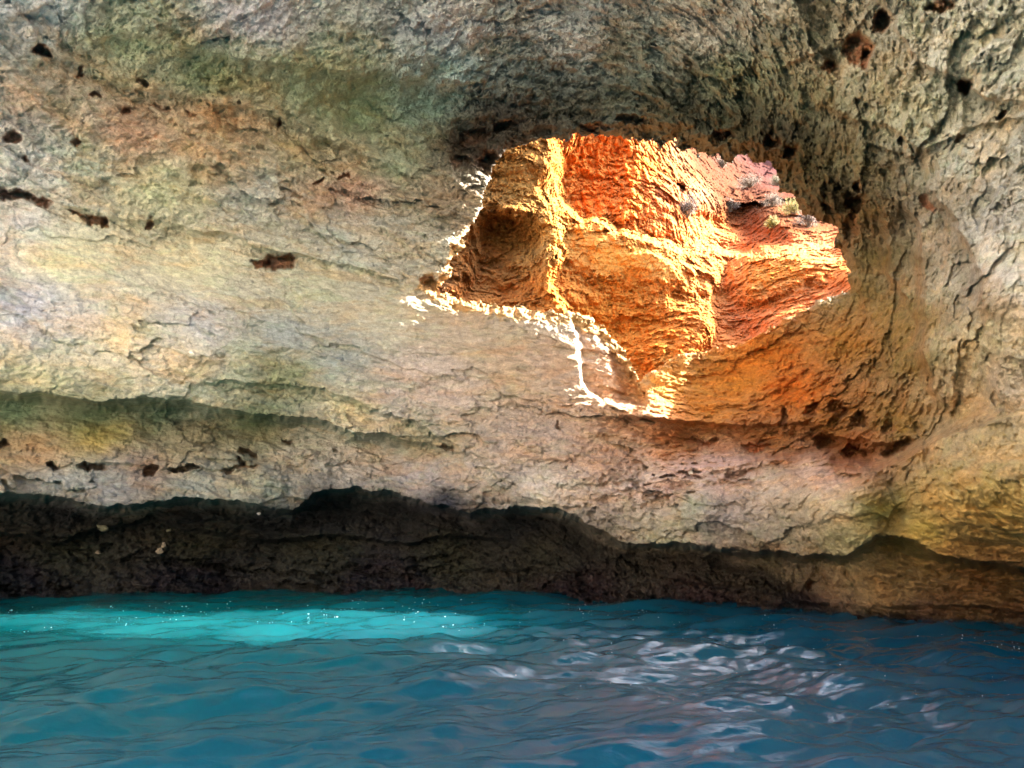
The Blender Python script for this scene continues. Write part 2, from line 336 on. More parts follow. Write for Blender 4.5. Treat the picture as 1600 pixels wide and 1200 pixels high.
def build_front():
    az = np.radians(axis(-62, -39.5, 39.5, 84, STEP)); el = np.radians(axis(-11, -8.5, 39.5, 52, STEP))
    A, E = np.meshgrid(az, el)
    u, v = pix_of(A, E)
    uc = np.clip(u, -395, 1995); vc = np.clip(v, -495, 1095)
    # bearing-only wobble so drawn lines are ragged like broken rock
    Q0 = (A*20, E*20, A*0)
    wob = fbm(Q0, 1.6, 6, .6, off=3.1)*16; wob2 = fbm(Q0, 1.6, 6, .6, off=9.4)*16
    uw = uc+wob; vw = vc+wob2
    wob += fbm(Q0, .6, 4, .6, off=13.1)*9; wob2 += fbm(Q0, .6, 4, .6, off=19.4)*9; uw = uc+wob; vw = vc+wob2
    H = read(front_base, uc, vc)
    # roof: closes over at about 15 m, walls carry on at the sides
    roof = (16.2-CAMZ)/np.tan(np.maximum(E, .05))
    k = 1.2; H = -np.logaddexp(-H/k, -roof/k)*k
    P = (H*np.sin(A), H*np.cos(A), CAMZ+H*np.tan(E))
    # bedding frame: long along the strata (which dip down to the right), short across
    dip = math.radians(13)
    ca, sa = math.cos(dip), math.sin(dip)
    Q = ((P[0]*ca-P[2]*sa)*.42, P[1]*.8, (P[0]*sa+P[2]*ca)*1.0)
    rough = read(ROUGH, uw, vw)
    D = np.zeros_like(H)
    for poly, Aa, w, L, B, bw, f0, f1 in LIPS:
        sd, wt = line(poly, f0, f1)
        umin = min(p[0] for p in poly)-400; umax = max(p[0] for p in poly)+400
        s = read(sd, uw, vw); wv = read(wt, uw, vw)
        pos = np.maximum(s, 0); neg = np.minimum(s, 0)
        D += wv*(Aa*(1-np.exp(-pos/w))*np.exp(-pos/L)*(s > 0)-B*np.exp(neg/bw)*(s <= 0)-B*np.exp(-pos/(w*.6))*(s > 0))
    red = np.zeros_like(H)
    ws = fbm(Q0, .38, 4, .6, off=1.9)*17; ws2 = fbm(Q0, .38, 4, .6, off=5.9)*15
    for (pu, pv, ru, rv, tilt, dep) in POCKETS:
        t = math.radians(tilt); c, s = math.cos(t), math.sin(t)
        j = (np.abs(uc-pu) < ru*2+40) & (np.abs(vc-pv) < ru*2+rv*2+40)
        if not j.any(): continue
        du = uc[j]+ws[j]-pu; dv = vc[j]+ws2[j]-pv
        r = np.sqrt(((du*c+dv*s)/ru)**2+((-du*s+dv*c)/rv)**2)
        D[j] += dep*1.0*(1-sstep(.6, 1.1, r))
        red[j] = np.maximum(red[j], .7*(1-sstep(.6, 1.15, r))*(1 if dep > .3 else .4)*(.25 if (pv > 680 and pu < 720) or (700 < pu < 1345 and 180 < pv < 360) or (pu > 1180 and pv > 560) else .85))
    # boulders and hollows
    for (pu, pv, ru, rv, dep) in [(600,175,130,50,.55),(1290,775,95,62,-1.2),(1110,800,60,40,-.6),(1490,770,110,80,-1.0),(1390,800,26,60,1.1),(150,650,260,40,.4),
                                  (280,480,420,110,-.35),(1240,600,150,60,.3),(1430,480,14,80,.35),(1485,450,24,60,-.25),(1560,440,30,70,-.3),(740,230,60,50,.7),(560,800,150,18,.5),(860,830,100,20,.4),(860,765,150,20,-.3),(1430,110,60,40,-.5),(1060,130,120,50,-.5),(900,90,130,60,-.3)]:
        D += dep*np.exp(-((uw-pu)/ru)**2-((vw-pv)/rv)**2)
    rr = np.clip(rough, .15, 2)
    tide = sstep(878, 900, v-.05*np.maximum(u-900, 0))
    D += fbm(Q, 2.6, 3, .5, off=2)*.55*np.clip(rr, .5, 1.1)
    D += fbm(Q, 1.15, 5, .55, off=6, kind=2)*-.42*rr
    D += fbm(Q, .42, 5, .68, off=12, kind=2)*-.30*rr
    D += fbm(P, .20, 4, .7, off=17)*.16*np.clip(rr, .3, 2)
    # broken bedding ledges
    zz = Q[2]*1.15+fbm(Q, 1.5, 3, .5, off=21)*.8
    tt = zz*2.2; fr = tt-np.floor(tt)
    D += (.5-fr)*.24*np.clip(rr-.2, 0, 1.3)*sstep(-.2, .3, fbm(Q, 1.8, 2, off=25))
    D += blocks(Q, 1.5, .42, 1.5, .06, .6, .12)*np.clip(rr, .1, 1.3)
    D += blocks(Q, .55, .24, 4.5, .12, .55, .22)*np.clip(rr-.2, 0, 1.4)
    D += blocks(Q, .21, .10, 8.5)*np.clip(rr-.35, 0, 1.4)
    D += pits(P, .42, 3.3, .05, .26)*.22*np.clip(rr-.6, 0, 1)+pits(P, .16, 9.3, .05, .30)*.13*np.clip(rr-.6, 0, 1)
    # pits of weathered limestone
    pit = fbm(P, .17, 2, .5, off=31)
    D += sstep(.30, .52, pit)*.20*np.clip(rr-.35, 0, 1.2)
    # rim of the window: the rock turns away from the viewer
    hang = sstep(300, 240, v)*sstep(760, 860, u); hs = read(HSD, uc+ws*.9, vc+ws2*.9+hang*16*fbm(Q0, .45, 4, .65, off=91))
    chip = read(CHIP, uc+ws*.5, vc+ws2*.5); D += sstep(-1, 9, chip+3*fbm(Q0, .3, 3, off=55))*.36*(.9+.9*fbm(Q0, .5, 3, .6, off=57)*sstep(16, 3, chip)); inn = sstep(0, 6, chip)*sstep(6, -4, hs); calmchip = 1-inn; D += inn*.010*(v-500)
    lowleft = sstep(0, 60, (v-330)-(u-700)*.0)*(1-sstep(1000, 1040, u))
    kk = np.where(lowleft > .5, .036, .05)
    D += np.maximum(hs, 0)*kk*(.8+1.1*fbm(Q0, .2, 4, .75, off=41))
    rimw = calmchip*np.exp(-np.maximum(-hs, 0)/9)*(hs < 0)
    D += rimw*.14*fbm(P, .22, 4, .7, off=44)*lowleft
    keep = hs < read(RIMW, uc, vc)*(1+.8*fbm(Q0, .3, 3, .6, off=77))
    keep &= np.degrees(E) < ROOF+2.5*fbm(Q0, 3, 4, off=81)
    H2 = H+D*np.clip(H/17, .5, 1)
    j = int(np.argmin(np.abs(el-math.radians(-5.6)))); SHORE.extend([az, H2[j], el, H2])
    X = H2*np.sin(A); Y = H2*np.cos(A); Zz = CAMZ+H2*np.tan(E)
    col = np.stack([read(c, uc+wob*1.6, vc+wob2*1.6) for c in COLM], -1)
    # red-brown iron staining: inside pockets and blotches round them
    st = sstep(.12, .55, fbm(Q, .9, 5, .6, off=51))*.30
    red_c = np.array([.60, .235, .11]); 
    col = col*(1-red[..., None])+red_c*red[..., None]
    tint = np.array([1.18, .84, .55]); 
    m = (st*sstep(.2, .6, rough))[..., None]
    col = col*(1-m)+col*tint*m
    ri = (sstep(-5, 1, hs)*lowleft)[..., None]; col = col*(1-ri)+np.array([.44, .28, .13])*ri
    # mineral crust veins, darker and paler
    ve = fbm(Q, .7, 5, .6, off=61, kind=1); col *= (1+.14*(ve-.4))[..., None]
    ve = fbm(P, .12, 3, .6, off=66); col *= (1+.22*ve)[..., None]
    # barnacle specks above the tide band
    sp = sstep(.42, .6, fbm(P, .07, 2, .5, off=71))*np.exp(-((v-872-.05*np.maximum(u-900, 0)*1)/14)**2)*.5*(u > 50)
    col = col*(1-sp[..., None])+np.array([.34, .31, .27])*sp[..., None]
    wet = sstep(845, 910, v)
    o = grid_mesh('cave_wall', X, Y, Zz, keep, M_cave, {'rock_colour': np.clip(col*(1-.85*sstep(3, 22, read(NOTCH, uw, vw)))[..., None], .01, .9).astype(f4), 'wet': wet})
    o['kind'] = 'structure'
    return o
GAIN = 1.12
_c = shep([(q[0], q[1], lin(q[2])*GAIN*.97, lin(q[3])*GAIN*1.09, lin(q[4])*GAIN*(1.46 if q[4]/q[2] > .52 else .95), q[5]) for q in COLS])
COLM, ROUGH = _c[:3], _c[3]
HSD = poly_sd(HOLE)
# dark wet algae, deepened with painted shade, below the big lip
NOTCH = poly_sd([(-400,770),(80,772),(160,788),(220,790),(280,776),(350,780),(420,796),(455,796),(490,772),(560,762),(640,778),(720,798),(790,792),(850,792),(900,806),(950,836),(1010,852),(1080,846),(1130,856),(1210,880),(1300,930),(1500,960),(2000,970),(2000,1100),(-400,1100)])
CHIP = poly_sd([(890,496),(896,520),(903,560),(905,600),(922,618),(944,631),(1014,637),(1006,590),(970,540),(930,505)])
RIMW = shep([(650,450,13),(700,480,17),(780,495,18),(860,505,18),(900,510,18),(960,560,20),(1010,632,14),(1020,580,4),(1050,565,3),(1100,552,3),(1200,520,2),(1330,450,4),
  (690,420,10),(705,385,10),(735,345,7),(755,300,2),(780,240,2),(850,214,2),(900,205,10),(1000,197,20),(1100,215,20),(1240,260,20),(1320,350,16)])[0]
cave = build_front()
print('front', time.time()-T0, len(cave.data.vertices))

# ================================================================== the sinkhole behind the window
STEPS = [ # polyline, extra distance on the positive side, ramp width px
 # left pocket's right-hand edge (walk bottom to top, positive = right)
 ([(886,560),(886,506),(866,470),(862,446),(872,400),(872,356),(858,322),(864,300),(860,262),(872,226),(890,150),(890,0)], 5.0, 20),
]
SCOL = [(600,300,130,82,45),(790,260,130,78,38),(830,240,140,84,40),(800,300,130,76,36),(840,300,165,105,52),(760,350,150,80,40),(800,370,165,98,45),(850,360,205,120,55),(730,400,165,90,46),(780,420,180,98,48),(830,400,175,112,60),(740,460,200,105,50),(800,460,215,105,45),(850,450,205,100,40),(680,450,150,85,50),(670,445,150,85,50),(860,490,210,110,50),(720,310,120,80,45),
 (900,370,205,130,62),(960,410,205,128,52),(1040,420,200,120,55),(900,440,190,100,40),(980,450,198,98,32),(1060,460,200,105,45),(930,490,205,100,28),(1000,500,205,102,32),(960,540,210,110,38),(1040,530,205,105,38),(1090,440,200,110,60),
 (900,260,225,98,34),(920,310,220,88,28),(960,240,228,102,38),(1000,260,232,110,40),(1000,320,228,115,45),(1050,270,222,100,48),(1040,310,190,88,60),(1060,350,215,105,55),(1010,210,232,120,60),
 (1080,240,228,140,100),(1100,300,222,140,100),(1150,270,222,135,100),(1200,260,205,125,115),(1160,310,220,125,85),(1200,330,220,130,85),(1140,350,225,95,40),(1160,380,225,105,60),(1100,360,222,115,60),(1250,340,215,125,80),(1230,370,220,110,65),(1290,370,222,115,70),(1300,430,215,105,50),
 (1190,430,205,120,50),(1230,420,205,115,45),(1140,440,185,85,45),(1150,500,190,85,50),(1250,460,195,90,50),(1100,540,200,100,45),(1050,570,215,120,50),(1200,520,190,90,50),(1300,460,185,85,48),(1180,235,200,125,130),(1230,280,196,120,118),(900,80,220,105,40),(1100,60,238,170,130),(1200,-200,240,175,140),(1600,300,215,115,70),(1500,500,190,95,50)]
def build_sink():
    az = np.radians(axis(-40, -12, 29, 50, STEP*.8)); el = np.radians(axis(0, 8, 33.5, 54, STEP*.8))
    A, E = np.meshgrid(az, el); u, v = pix_of(A, E)
    uc = np.clip(u, -395, 1995); vc = np.clip(v, -495, 1095)
    Q0 = (A*20, E*20, A*0)
    wob = fbm(Q0, .9, 6, .7, off=3.7)*19; wob2 = fbm(Q0, .9, 6, .7, off=8.4)*19
    uw = uc+wob; vw = vc+wob2
    base = read(tps([(-400,600,23),(-400,0,24),(400,600,22.5),(400,200,23.5),(600,450,21.4),(600,300,22.6),(700,480,21.6),(850,520,21.8),(720,400,23.2),(790,380,23.6),(790,250,22.4),(850,250,23.0),(860,420,22.6),(790,470,22.8),(880,200,23.2),(880,60,23.5),
       (1000,600,22.0),(900,560,22.4),(950,700,21.5),(1400,700,17),(1200,600,20),(1340,470,19.5),(1600,500,18),(1100,560,21.8),(1230,510,20.5),
       (960,520,23.2),(1000,430,23.6),(900,380,23.2),(1060,400,24.0),(960,250,25.0),(1050,300,25.6),(1000,200,25.6),(1000,60,26.5),
       (1150,520,23.8),(1250,450,24.2),(1300,420,25.0),(1150,430,26.2),(1200,440,25.6),(1130,390,28.5),(1180,380,29),(1250,390,27.0),(1320,370,27.0),(1150,330,34),(1100,260,38),(1200,300,40),(1250,330,34),(1180,235,60),(1240,280,56),(1300,340,38),(1400,340,32),(1800,340,32),(1400,200,60),(2000,100,60),(1150,100,52),(880,-450,27),(1050,-450,30),(1200,-450,46),(1350,-450,52),
       ])[0], uc, vc)
    H = base
    def step(poly, amt, w, wob_k=1.0, ends=(0, 0)):
        sd, wt = line(poly, ends[0], ends[1])
        s = read(sd, uc+wob*wob_k, vc+wob2*wob_k)
        return amt*sstep(0, w*(1+.9*fbm(Q0, 1.2, 3, off=amt)), s)*read(wt, uc, vc)
    # pocket edge at the left: everything to its right lies further back
    D = step([(884,700),(886,560),(888,510),(880,490),(866,462),(860,440),(870,400),(872,356),(864,330),(858,300),(858,262),(870,226),(890,150),(890,-100)], 1.3, 7, 1.3)
    D = D+step([(886,560),(888,510),(880,490),(860,462),(852,430),(862,400),(866,356),(850,325),(830,312)], 2.0, 22, 1.3, (0, 14))
    # top edge of the big orange face: the wall above it stands back on a ledge
    right = sstep(858, 880, uw)
    D = D+right*step([(840,312),(880,328),(905,345),(950,362),(1010,380),(1060,398),(1105,404),(1170,404),(1260,392)][::-1], 4.5, 17, 1.0, (90, 0))
    # right-hand edge of the orange face
    D = D+step([(1040,610),(1070,560),(1096,520),(1098,470),(1112,430),(1104,404),(1060,380)], 2.2, 26, 1.0, (30, 40))
    # right shoulder of the upper wall
    D = D+step([(1100,400),(1080,352),(1066,320),(1120,318),(1108,300),(1080,262),(1044,226),(1018,180),(1000,60)], 3.0, 40, 1.0, (60, 0))
    # outcrop right of the middle
    D = D+step([(1340,380),(1270,398),(1220,404),(1160,410),(1150,440),(1165,470)], 1.6, 18, 1.0, (60, 50))
    D = D+step([(1330,440),(1270,452),(1230,462),(1200,478),(1150,486),(1130,470)], -1.3, 20, 1.0, (50, 50))
    # small lit shelves on the orange face
    D = D+step([(1040,470),(1045,450),(1062,440),(1048,415),(1010,400),(980,398)], .7, 8, .7, (14, 20))
    D = D+step([(1090,500),(1088,450),(1080,420),(1050,410)], .8, 8, .7, (14, 14))
    # ridges on the far slopes
    for p, a_, w_ in [([(1290,392),(1240,372),(1180,330),(1140,290),(1100,262)],2.2,22),([(1250,330),(1200,300),(1160,262),(1130,240)],2.5,26)]:
        D = D+step(p, a_, w_, 1.2, (60, 60))
    # pocket: hollow
    D = D+1.6*sstep(0, 40, read(poly_sd([(700,480),(730,350),(760,330),(835,326),(862,360),(858,440),(870,490),(800,488)]), uw, vw))
    D = D+.9*sstep(0, 14, read(poly_sd([(752,332),(800,326),(812,345),(790,372),(756,366)]), uw, vw))
    P0 = ((H+D)*np.sin(A), (H+D)*np.cos(A), CAMZ+(H+D)*np.tan(E))
    Q = (P0[0]*.8, P0[1]*.7, P0[2]*1.1)
    far = np.clip((H+D)/25, 1, 1.35)
    smooth = sstep(0, 20, read(poly_sd([(875,335),(1080,405),(1090,440),(1000,445),(880,430)]), uc, vc))
    pk = sstep(0, 20, read(poly_sd([(780,235),(860,215),(858,320),(760,325)]), uc, vc))
    rr = 1-.6*smooth-.45*pk
    mauve = sstep(0, 10, read(poly_sd([(1120,200),(1260,200),(1260,300),(1235,300),(1215,285),(1190,250),(1150,238),(1135,225)]), uw*.5+uc*.5, vw*.5+vc*.5))
    rr = rr*(1-.8*mauve)
    D = D+fbm(Q, 2.2, 3, .5, off=2.6)*.7*rr
    D = D+fbm(Q, .9, 5, .6, off=6.3, kind=2)*-.42*rr*far
    D = D+fbm(P0, .35, 5, .66, off=12.4, kind=2)*-.34*rr*far
    D = D+(blocks(Q, 1.3, .42, 2.5, .08, .6, .1)+blocks(Q, .5, .2, 6.5, .1, .5, .15))*rr
    D = D+fbm(P0, .13, 3, .7, off=17.4)*.13*rr*far
    up = sstep(880, 900, uw)*(1-sstep(340, 372, vw-(uw-900)*.3))*(1-sstep(1060, 1100, uw))
    D = D+fbm((P0[0]*1.6, P0[1], P0[2]*.55), .8, 5, .62, off=33, kind=2)*-.6*up     # runnelled upper wall
    zz = P0[2]*1.6+fbm(Q, 1.5, 3, off=21)*.9; fr = zz-np.floor(zz)
    D = D+(.5-fr)*.16*rr*sstep(-.1, .3, fbm(Q, 1.6, 2, off=27))
    H2 = H+D
    crest = -330+60*fbm(Q0, 3, 4, off=71)+sstep(1280, 1500, u)*620
    keep = (v > crest) & (read(HSD, uc, vc) > -130+0*u)
    X = H2*np.sin(A); Y = H2*np.cos(A); Z = CAMZ+H2*np.tan(E)
    sc = shep([(q[0], q[1], lin(q[2]), lin(q[3]), lin(q[4])) for q in SCOL])
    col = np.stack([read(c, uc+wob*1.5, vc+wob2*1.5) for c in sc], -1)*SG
    r_ = col[..., :1]; col = np.concatenate([r_*.86, r_*(col[..., 1:2]/r_)**.75, r_*(col[..., 2:]/r_)**.8], -1)
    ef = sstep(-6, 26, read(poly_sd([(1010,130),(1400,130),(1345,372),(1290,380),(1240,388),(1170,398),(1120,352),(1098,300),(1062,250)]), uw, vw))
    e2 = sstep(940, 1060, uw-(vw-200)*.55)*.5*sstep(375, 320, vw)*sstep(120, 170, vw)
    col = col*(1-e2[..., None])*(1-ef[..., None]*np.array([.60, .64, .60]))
    n = fbm(Q, .6, 5, .6, off=51); col *= (1+np.stack([.14*n, .22*n, .3*n], -1))
    n = fbm(P0, .16, 3, .6, off=57); col *= (1+.25*n)[..., None]
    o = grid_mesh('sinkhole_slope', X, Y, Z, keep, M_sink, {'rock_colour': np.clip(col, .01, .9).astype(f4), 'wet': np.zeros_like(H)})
    o['kind'] = 'structure'
    return o, (A, E, H2)
SG = np.array([1.0, 1.0, 1.0])
sink, sink_map = build_sink()
print('sink', time.time()-T0, len(sink.data.vertices))

# ================================================================== sea
def sea_height(X, Y, R):
    ca, sa = math.cos(.35), math.sin(.35)
    Wx = X*ca+Y*sa; Wy = -X*sa+Y*ca
    Z0 = X*0
    z = fbm((Wx*.55, Wy, Z0), 2.6, 2, .5, off=4)*.24
    z = z+fbm((Wx*.5+z*2, Wy+z*3, Z0+3), .82, 3, .5, off=8, kind=0)*.25
    z = z+fbm((Wx*.45, Wy, Z0+7), .36, 3, .55, off=14, kind=0)*.072
    chop = fbm((X, Y, Z0+11), 5, 2, off=19)
    z = z*(1+.5*chop)
    z = z*(1-sstep(60, 300, R))
    calm = sstep(-14, 8, X-(Y-12)*.3)          # left side lies calmer
    z = z*(.6+.4*calm)
    return z
def build_sea():
    # rows of constant distance, finer near the boat
    r = [1.5]
    while r[-1] < 45: r.append(r[-1]+.012+r[-1]*r[-1]*.00045)
    while r[-1] < 9000: r.append(r[-1]*1.12)
    r = np.array(r)
    az = np.radians(axis(-180, -40, 40, 180, .11))
    A, R = np.meshgrid(az, r)
    X = R*np.sin(A); Y = R*np.cos(A)
    z = sea_height(X, Y, R)
    u_, v_ = pix_of(A, A*0); shore = np.interp(A, SHORE[0], SHORE[1])+.12
    keep = (R < shore) | (A < math.radians(-62)) | (A > math.radians(84))
    o = grid_mesh('water', X, Y, z, keep, M_water, {})
    o['kind'] = 'structure'
    return o
def build_sparkles():  # small white flecks modelled in place of sun sparkles on the ripples
    rnd = np.random.RandomState(9); vs_, fs = [], []; n = 0
    spots = []
    for i in range(600):
        u = rnd.uniform(-40, 765); t = rnd.beta(1.2, 2.4); spots.append((u, 941+t*45+(1-u/765)*4, 1))
    for i in range(350):
        u = rnd.uniform(780, 1640); y0 = np.interp(u, [780, 1000, 1200, 1400, 1640], [945, 952, 966, 984, 990]); spots.append((u, y0+abs(rnd.normal(0, 12))*(.5+u/1600), .8))
    for i in range(160):
        spots.append((rnd.uniform(800, 1640), rnd.uniform(990, 1100), .7))
    for u, v, k in spots:
        a, e = bearing(u, v)
        if e > -.03 or float(perlin(np.array([u*.02]), np.array([v*.09]), np.array([.5]))[0]) < rnd.uniform(-.25, .35): continue
        R_ = CAMZ/math.tan(-e)
        if R_ > np.interp(a, SHORE[0], SHORE[1])-.1: continue
        x, y = R_*math.sin(a), R_*math.cos(a)
        z = float(sea_height(np.array([x]), np.array([y]), np.array([R_]))[0])
        r = (.0022+.004*rnd.rand()**3)*k*(1+R_/30); b0 = len(vs_)
        vs_ += [(x-r*2.2, y, z), (x, y-r, z), (x+r*2.2, y, z), (x, y+r, z), (x, y, z+r*.7), (x, y, z-r)]
        for q in ((0,1,4),(1,2,4),(2,3,4),(3,0,4),(1,0,5),(2,1,5),(3,2,5),(0,3,5)): fs.append(tuple(b0+j for j in q))
    me = bpy.data.meshes.new('sparkle_flecks'); me.from_pydata(vs_, [], fs); me.update()
    m, nt, b = mat_new('white_sparkle'); b.inputs['Base Color'].default_value = (.85, .88, .9, 1); b.inputs['Roughness'].default_value = .3
    me.materials.append(m); o = bpy.data.objects.new('sparkle_flecks', me); C.objects.link(o); o['kind'] = 'stuff'
def water_material():
    m, nt, b = mat_new('sea_water'); L = nt.links.new
    tc = N(nt, 'ShaderNodeTexCoord')
    mp = N(nt, 'ShaderNodeMapping'); mp.inputs['Rotation'].default_value = (0, 0, -.35); mp.inputs['Scale'].default_value = (.55, 1, 1)
    L(tc.outputs['Object'], mp.inputs[0])
    n1 = N(nt, 'ShaderNodeTexNoise'); n1.inputs['Scale'].default_value = 5; n1.inputs['Detail'].default_value = 7; n1.inputs['Roughness'].default_value = .6; n1.inputs['Distortion'].default_value = .6
    L(mp.outputs[0], n1.inputs['Vector'])
    bn = N(nt, 'ShaderNodeBump'); bn.inputs['Distance'].default_value = .018; bn.inputs['Strength'].default_value = 1
    L(n1.outputs['Fac'], bn.inputs['Height'])
    sx = N(nt, 'ShaderNodeSeparateXYZ'); L(tc.outputs['Object'], sx.inputs[0])
    n0 = N(nt, 'ShaderNodeTexNoise'); n0.inputs['Scale'].default_value = .22; n0.inputs['Detail'].default_value = 3; L(tc.outputs['Object'], n0.inputs['Vector'])
    md = N(nt, 'ShaderNodeMath', operation='MULTIPLY_ADD'); L(n0.outputs['Fac'], md.inputs[0]); md.inputs[1].default_value = 9; L(sx.outputs[0], md.inputs[2])
    mr = N(nt, 'ShaderNodeMapRange'); L(md.outputs[0], mr.inputs[0]); mr.inputs[1].default_value = -1; mr.inputs[2].default_value = 10
    mx = N(nt, 'ShaderNodeMix', data_type='RGBA'); L(mr.outputs[0], mx.inputs[0]); mx.inputs[6].default_value = (.003, .068, .078, 1); mx.inputs[7].default_value = (.003, .056, .096, 1)
    L(mx.outputs[2], b.inputs['Base Color'])
    b.inputs['Roughness'].default_value = .02
    b.inputs['IOR'].default_value = 1.333; b.inputs['Specular IOR Level'].default_value = .5
    b.subsurface_method = 'RANDOM_WALK' if False else 'BURLEY'
    b.inputs['Subsurface Weight'].default_value = 1.0
    b.inputs['Subsurface Radius'].default_value = (.04, 1.0, .95)
    b.inputs['Subsurface Scale'].default_value = 9.0
    L(bn.outputs[0], b.inputs['Normal'])
    return m
WCOL = (.006, .062, .080, 1)
M_water = water_material()
sea = build_sea(); build_sparkles()
print('sea', time.time()-T0, len(sea.data.vertices))

# ================================================================== plants on the slopes, stones on the ledges
def surf(which, u, v):
    a, e = bearing(u, v)
    if which == 'sink':
        A, E, HH = sink_map; azs, els = A[0], E[:, 0]
    else: azs, els, HH = SHORE[0], SHORE[2], SHORE[3]
    i = int(np.argmin(np.abs(els-e))); k = int(np.argmin(np.abs(azs-a)))
    h = float(np.median(HH[max(i-2, 0):i+3, max(k-2, 0):k+3]))
    return (h*math.sin(a), h*math.cos(a), CAMZ+h*math.tan(e)), h
def simple_mat(name, c, rough=.9, var=.3, sc=6):
    m, nt, b = mat_new(name)
    n = N(nt, 'ShaderNodeTexNoise'); n.inputs['Scale'].default_value = sc; n.inputs['Detail'].default_value = 6
    tc = N(nt, 'ShaderNodeTexCoord'); nt.links.new(tc.outputs['Object'], n.inputs['Vector'])
    r = N(nt, 'ShaderNodeValToRGB')
    r.color_ramp.elements[0].position = .35; r.color_ramp.elements[1].position = .65
    r.color_ramp.elements[0].color = tuple(x*(1-var) for x in c)+(1,); r.color_ramp.elements[1].color = tuple(min(x*(1+var), .9) for x in c)+(1,)
    nt.links.new(n.outputs['Fac'], r.inputs[0]); nt.links.new(r.outputs[0], b.inputs['Base Color']); b.inputs['Roughness'].default_value = rough
    return m
def link_mesh(name, vs_, fs, mat, parent=None):
    me = bpy.data.meshes.new(name); me.from_pydata(vs_, [], fs); me.update(); me.materials.append(mat)
    o = bpy.data.objects.new(name, me); C.objects.link(o); o.parent = parent
    return o
def stick(vs_, fs, p, q, r0, r1):
    p = Vector(p); q = Vector(q); d = (q-p).normalized(); s_ = d.orthogonal().normalized(); t_ = d.cross(s_); b0 = len(vs_)
    for c, r in ((p, r0), (q, r1)):
        for k in range(4):
            a = k*math.pi/2; vs_.append(tuple(c+(s_*math.cos(a)+t_*math.sin(a))*r))
    for k in range(4): fs.append((b0+k, b0+(k+1) % 4, b0+4+(k+1) % 4, b0+4+k))
from mathutils import Vector
def shrub(u, v, wpx, hpx, mat, label, seed):
    rnd = random.Random(seed); (x, y, z), h = surf('sink', u, v)
    W = wpx/FP*h*.5; Hh = hpx/FP*h
    root = bpy.data.objects.new('shrub', None); C.objects.link(root); root.location = (x, y-.1, z-.12*Hh)
    root['label'] = label; root['category'] = 'shrub'; root['group'] = 'dry shrubs on the slopes beyond the rock window'
    sv, sf, lv, lf = [], [], [], []
    for i in range(26):
        a = rnd.uniform(0, 6.283); t = rnd.uniform(.1, 1.0); tip = Vector((math.cos(a)*W*t, math.sin(a)*W*t, Hh*math.sqrt(max(1-t*t*.8, .05))*rnd.uniform(.7, 1.05)))
        mid = tip*.5+Vector((rnd.uniform(-.1, .1)*W, rnd.uniform(-.1, .1)*W, .08*Hh))
        stick(sv, sf, (0, 0, 0), mid, .012*W+.006, .008*W+.004); stick(sv, sf, mid, tip, .008*W+.004, .004)
        for j in range(60):
            f = rnd.uniform(.35, 1.05); c = (tip*f) if f > .5 else mid*(f*2)
            c = c+Vector((rnd.gauss(0, .13)*W, rnd.gauss(0, .13)*W, rnd.gauss(0, .09)*Hh))
            d = Vector((rnd.gauss(0, 1), rnd.gauss(0, 1), rnd.gauss(.5, 1))).normalized(); s_ = d.orthogonal().normalized()*rnd.uniform(.010, .022)*(1+W*.6)
            l = d*rnd.uniform(.05, .12)*(1+W*.5); b0 = len(lv)
            lv += [tuple(c-s_), tuple(c+s_), tuple(c+l)]; lf.append((b0, b0+1, b0+2))
    link_mesh('stem', sv, sf, M_twig, root); link_mesh('foliage', lv, lf, mat, root)
    return root
M_twig = simple_mat('dry_twig', (.14, .10, .06))
M_tan = simple_mat('dry_tan_leaves', (.17, .11, .065), var=.35); M_olive = simple_mat('dull_green_leaves', (.12, .105, .04), var=.35)
M_yel = simple_mat('yellow_green_leaves', (.26, .22, .03), var=.3); M_grey = simple_mat('grey_brown_leaves', (.12, .08, .055), var=.35)
for i, a in enumerate([
    (1240,334,40,26,M_yel,'yellow green shrub near the right edge of the window, brightest of the shrubs'),
    (1262,354,44,30,M_grey,'grey brown shrub on the slope just below the yellow green one'),
    (1172,292,44,22,M_tan,'widest tan shrub, a rounded one crowning the rock in the middle of the far slope'),
    (1205,322,36,24,M_tan,'tan shrub to the left of the yellow green one, on the far slope'),
    (1182,254,34,22,M_olive,'olive shrub high on the far slope against the mauve hillside'),
    (1074,338,50,36,M_grey,'grey brown shrub in the hollow right of the upper orange wall'),
    (1208,356,26,18,M_yel,'small yellowish shrub low on the pale far rib'),
    (1128,262,32,20,M_tan,'small tan shrub near the lintel, left of the olive one'),
    (1214,290,30,20,M_olive,'small olive shrub at the foot of the mauve hillside'),
    (1140,330,30,22,M_grey,'small grey brown shrub left of the orange far bluff')]):
    shrub(*a, 100+i)
(x, y, z), h = surf('sink', 1140, 246)
sv, sf = [], []
stick(sv, sf, (0, 0, -.15), (-.05, 0, .5), .035, .03); stick(sv, sf, (-.05, 0, .5), (-.22, 0, .95), .03, .018); stick(sv, sf, (-.05, 0, .5), (.1, .02, .72), .02, .012); stick(sv, sf, (-.14, 0, .72), (-.3, .05, .8), .014, .008)
o = link_mesh('dry_stalk', sv, sf, simple_mat('bleached_stalk', (.35, .27, .19))); o.location = (x, y-.15, z)
o['label'] = 'bleached bare stalk sticking up under the lintel of the rock window'; o['category'] = 'stalk'
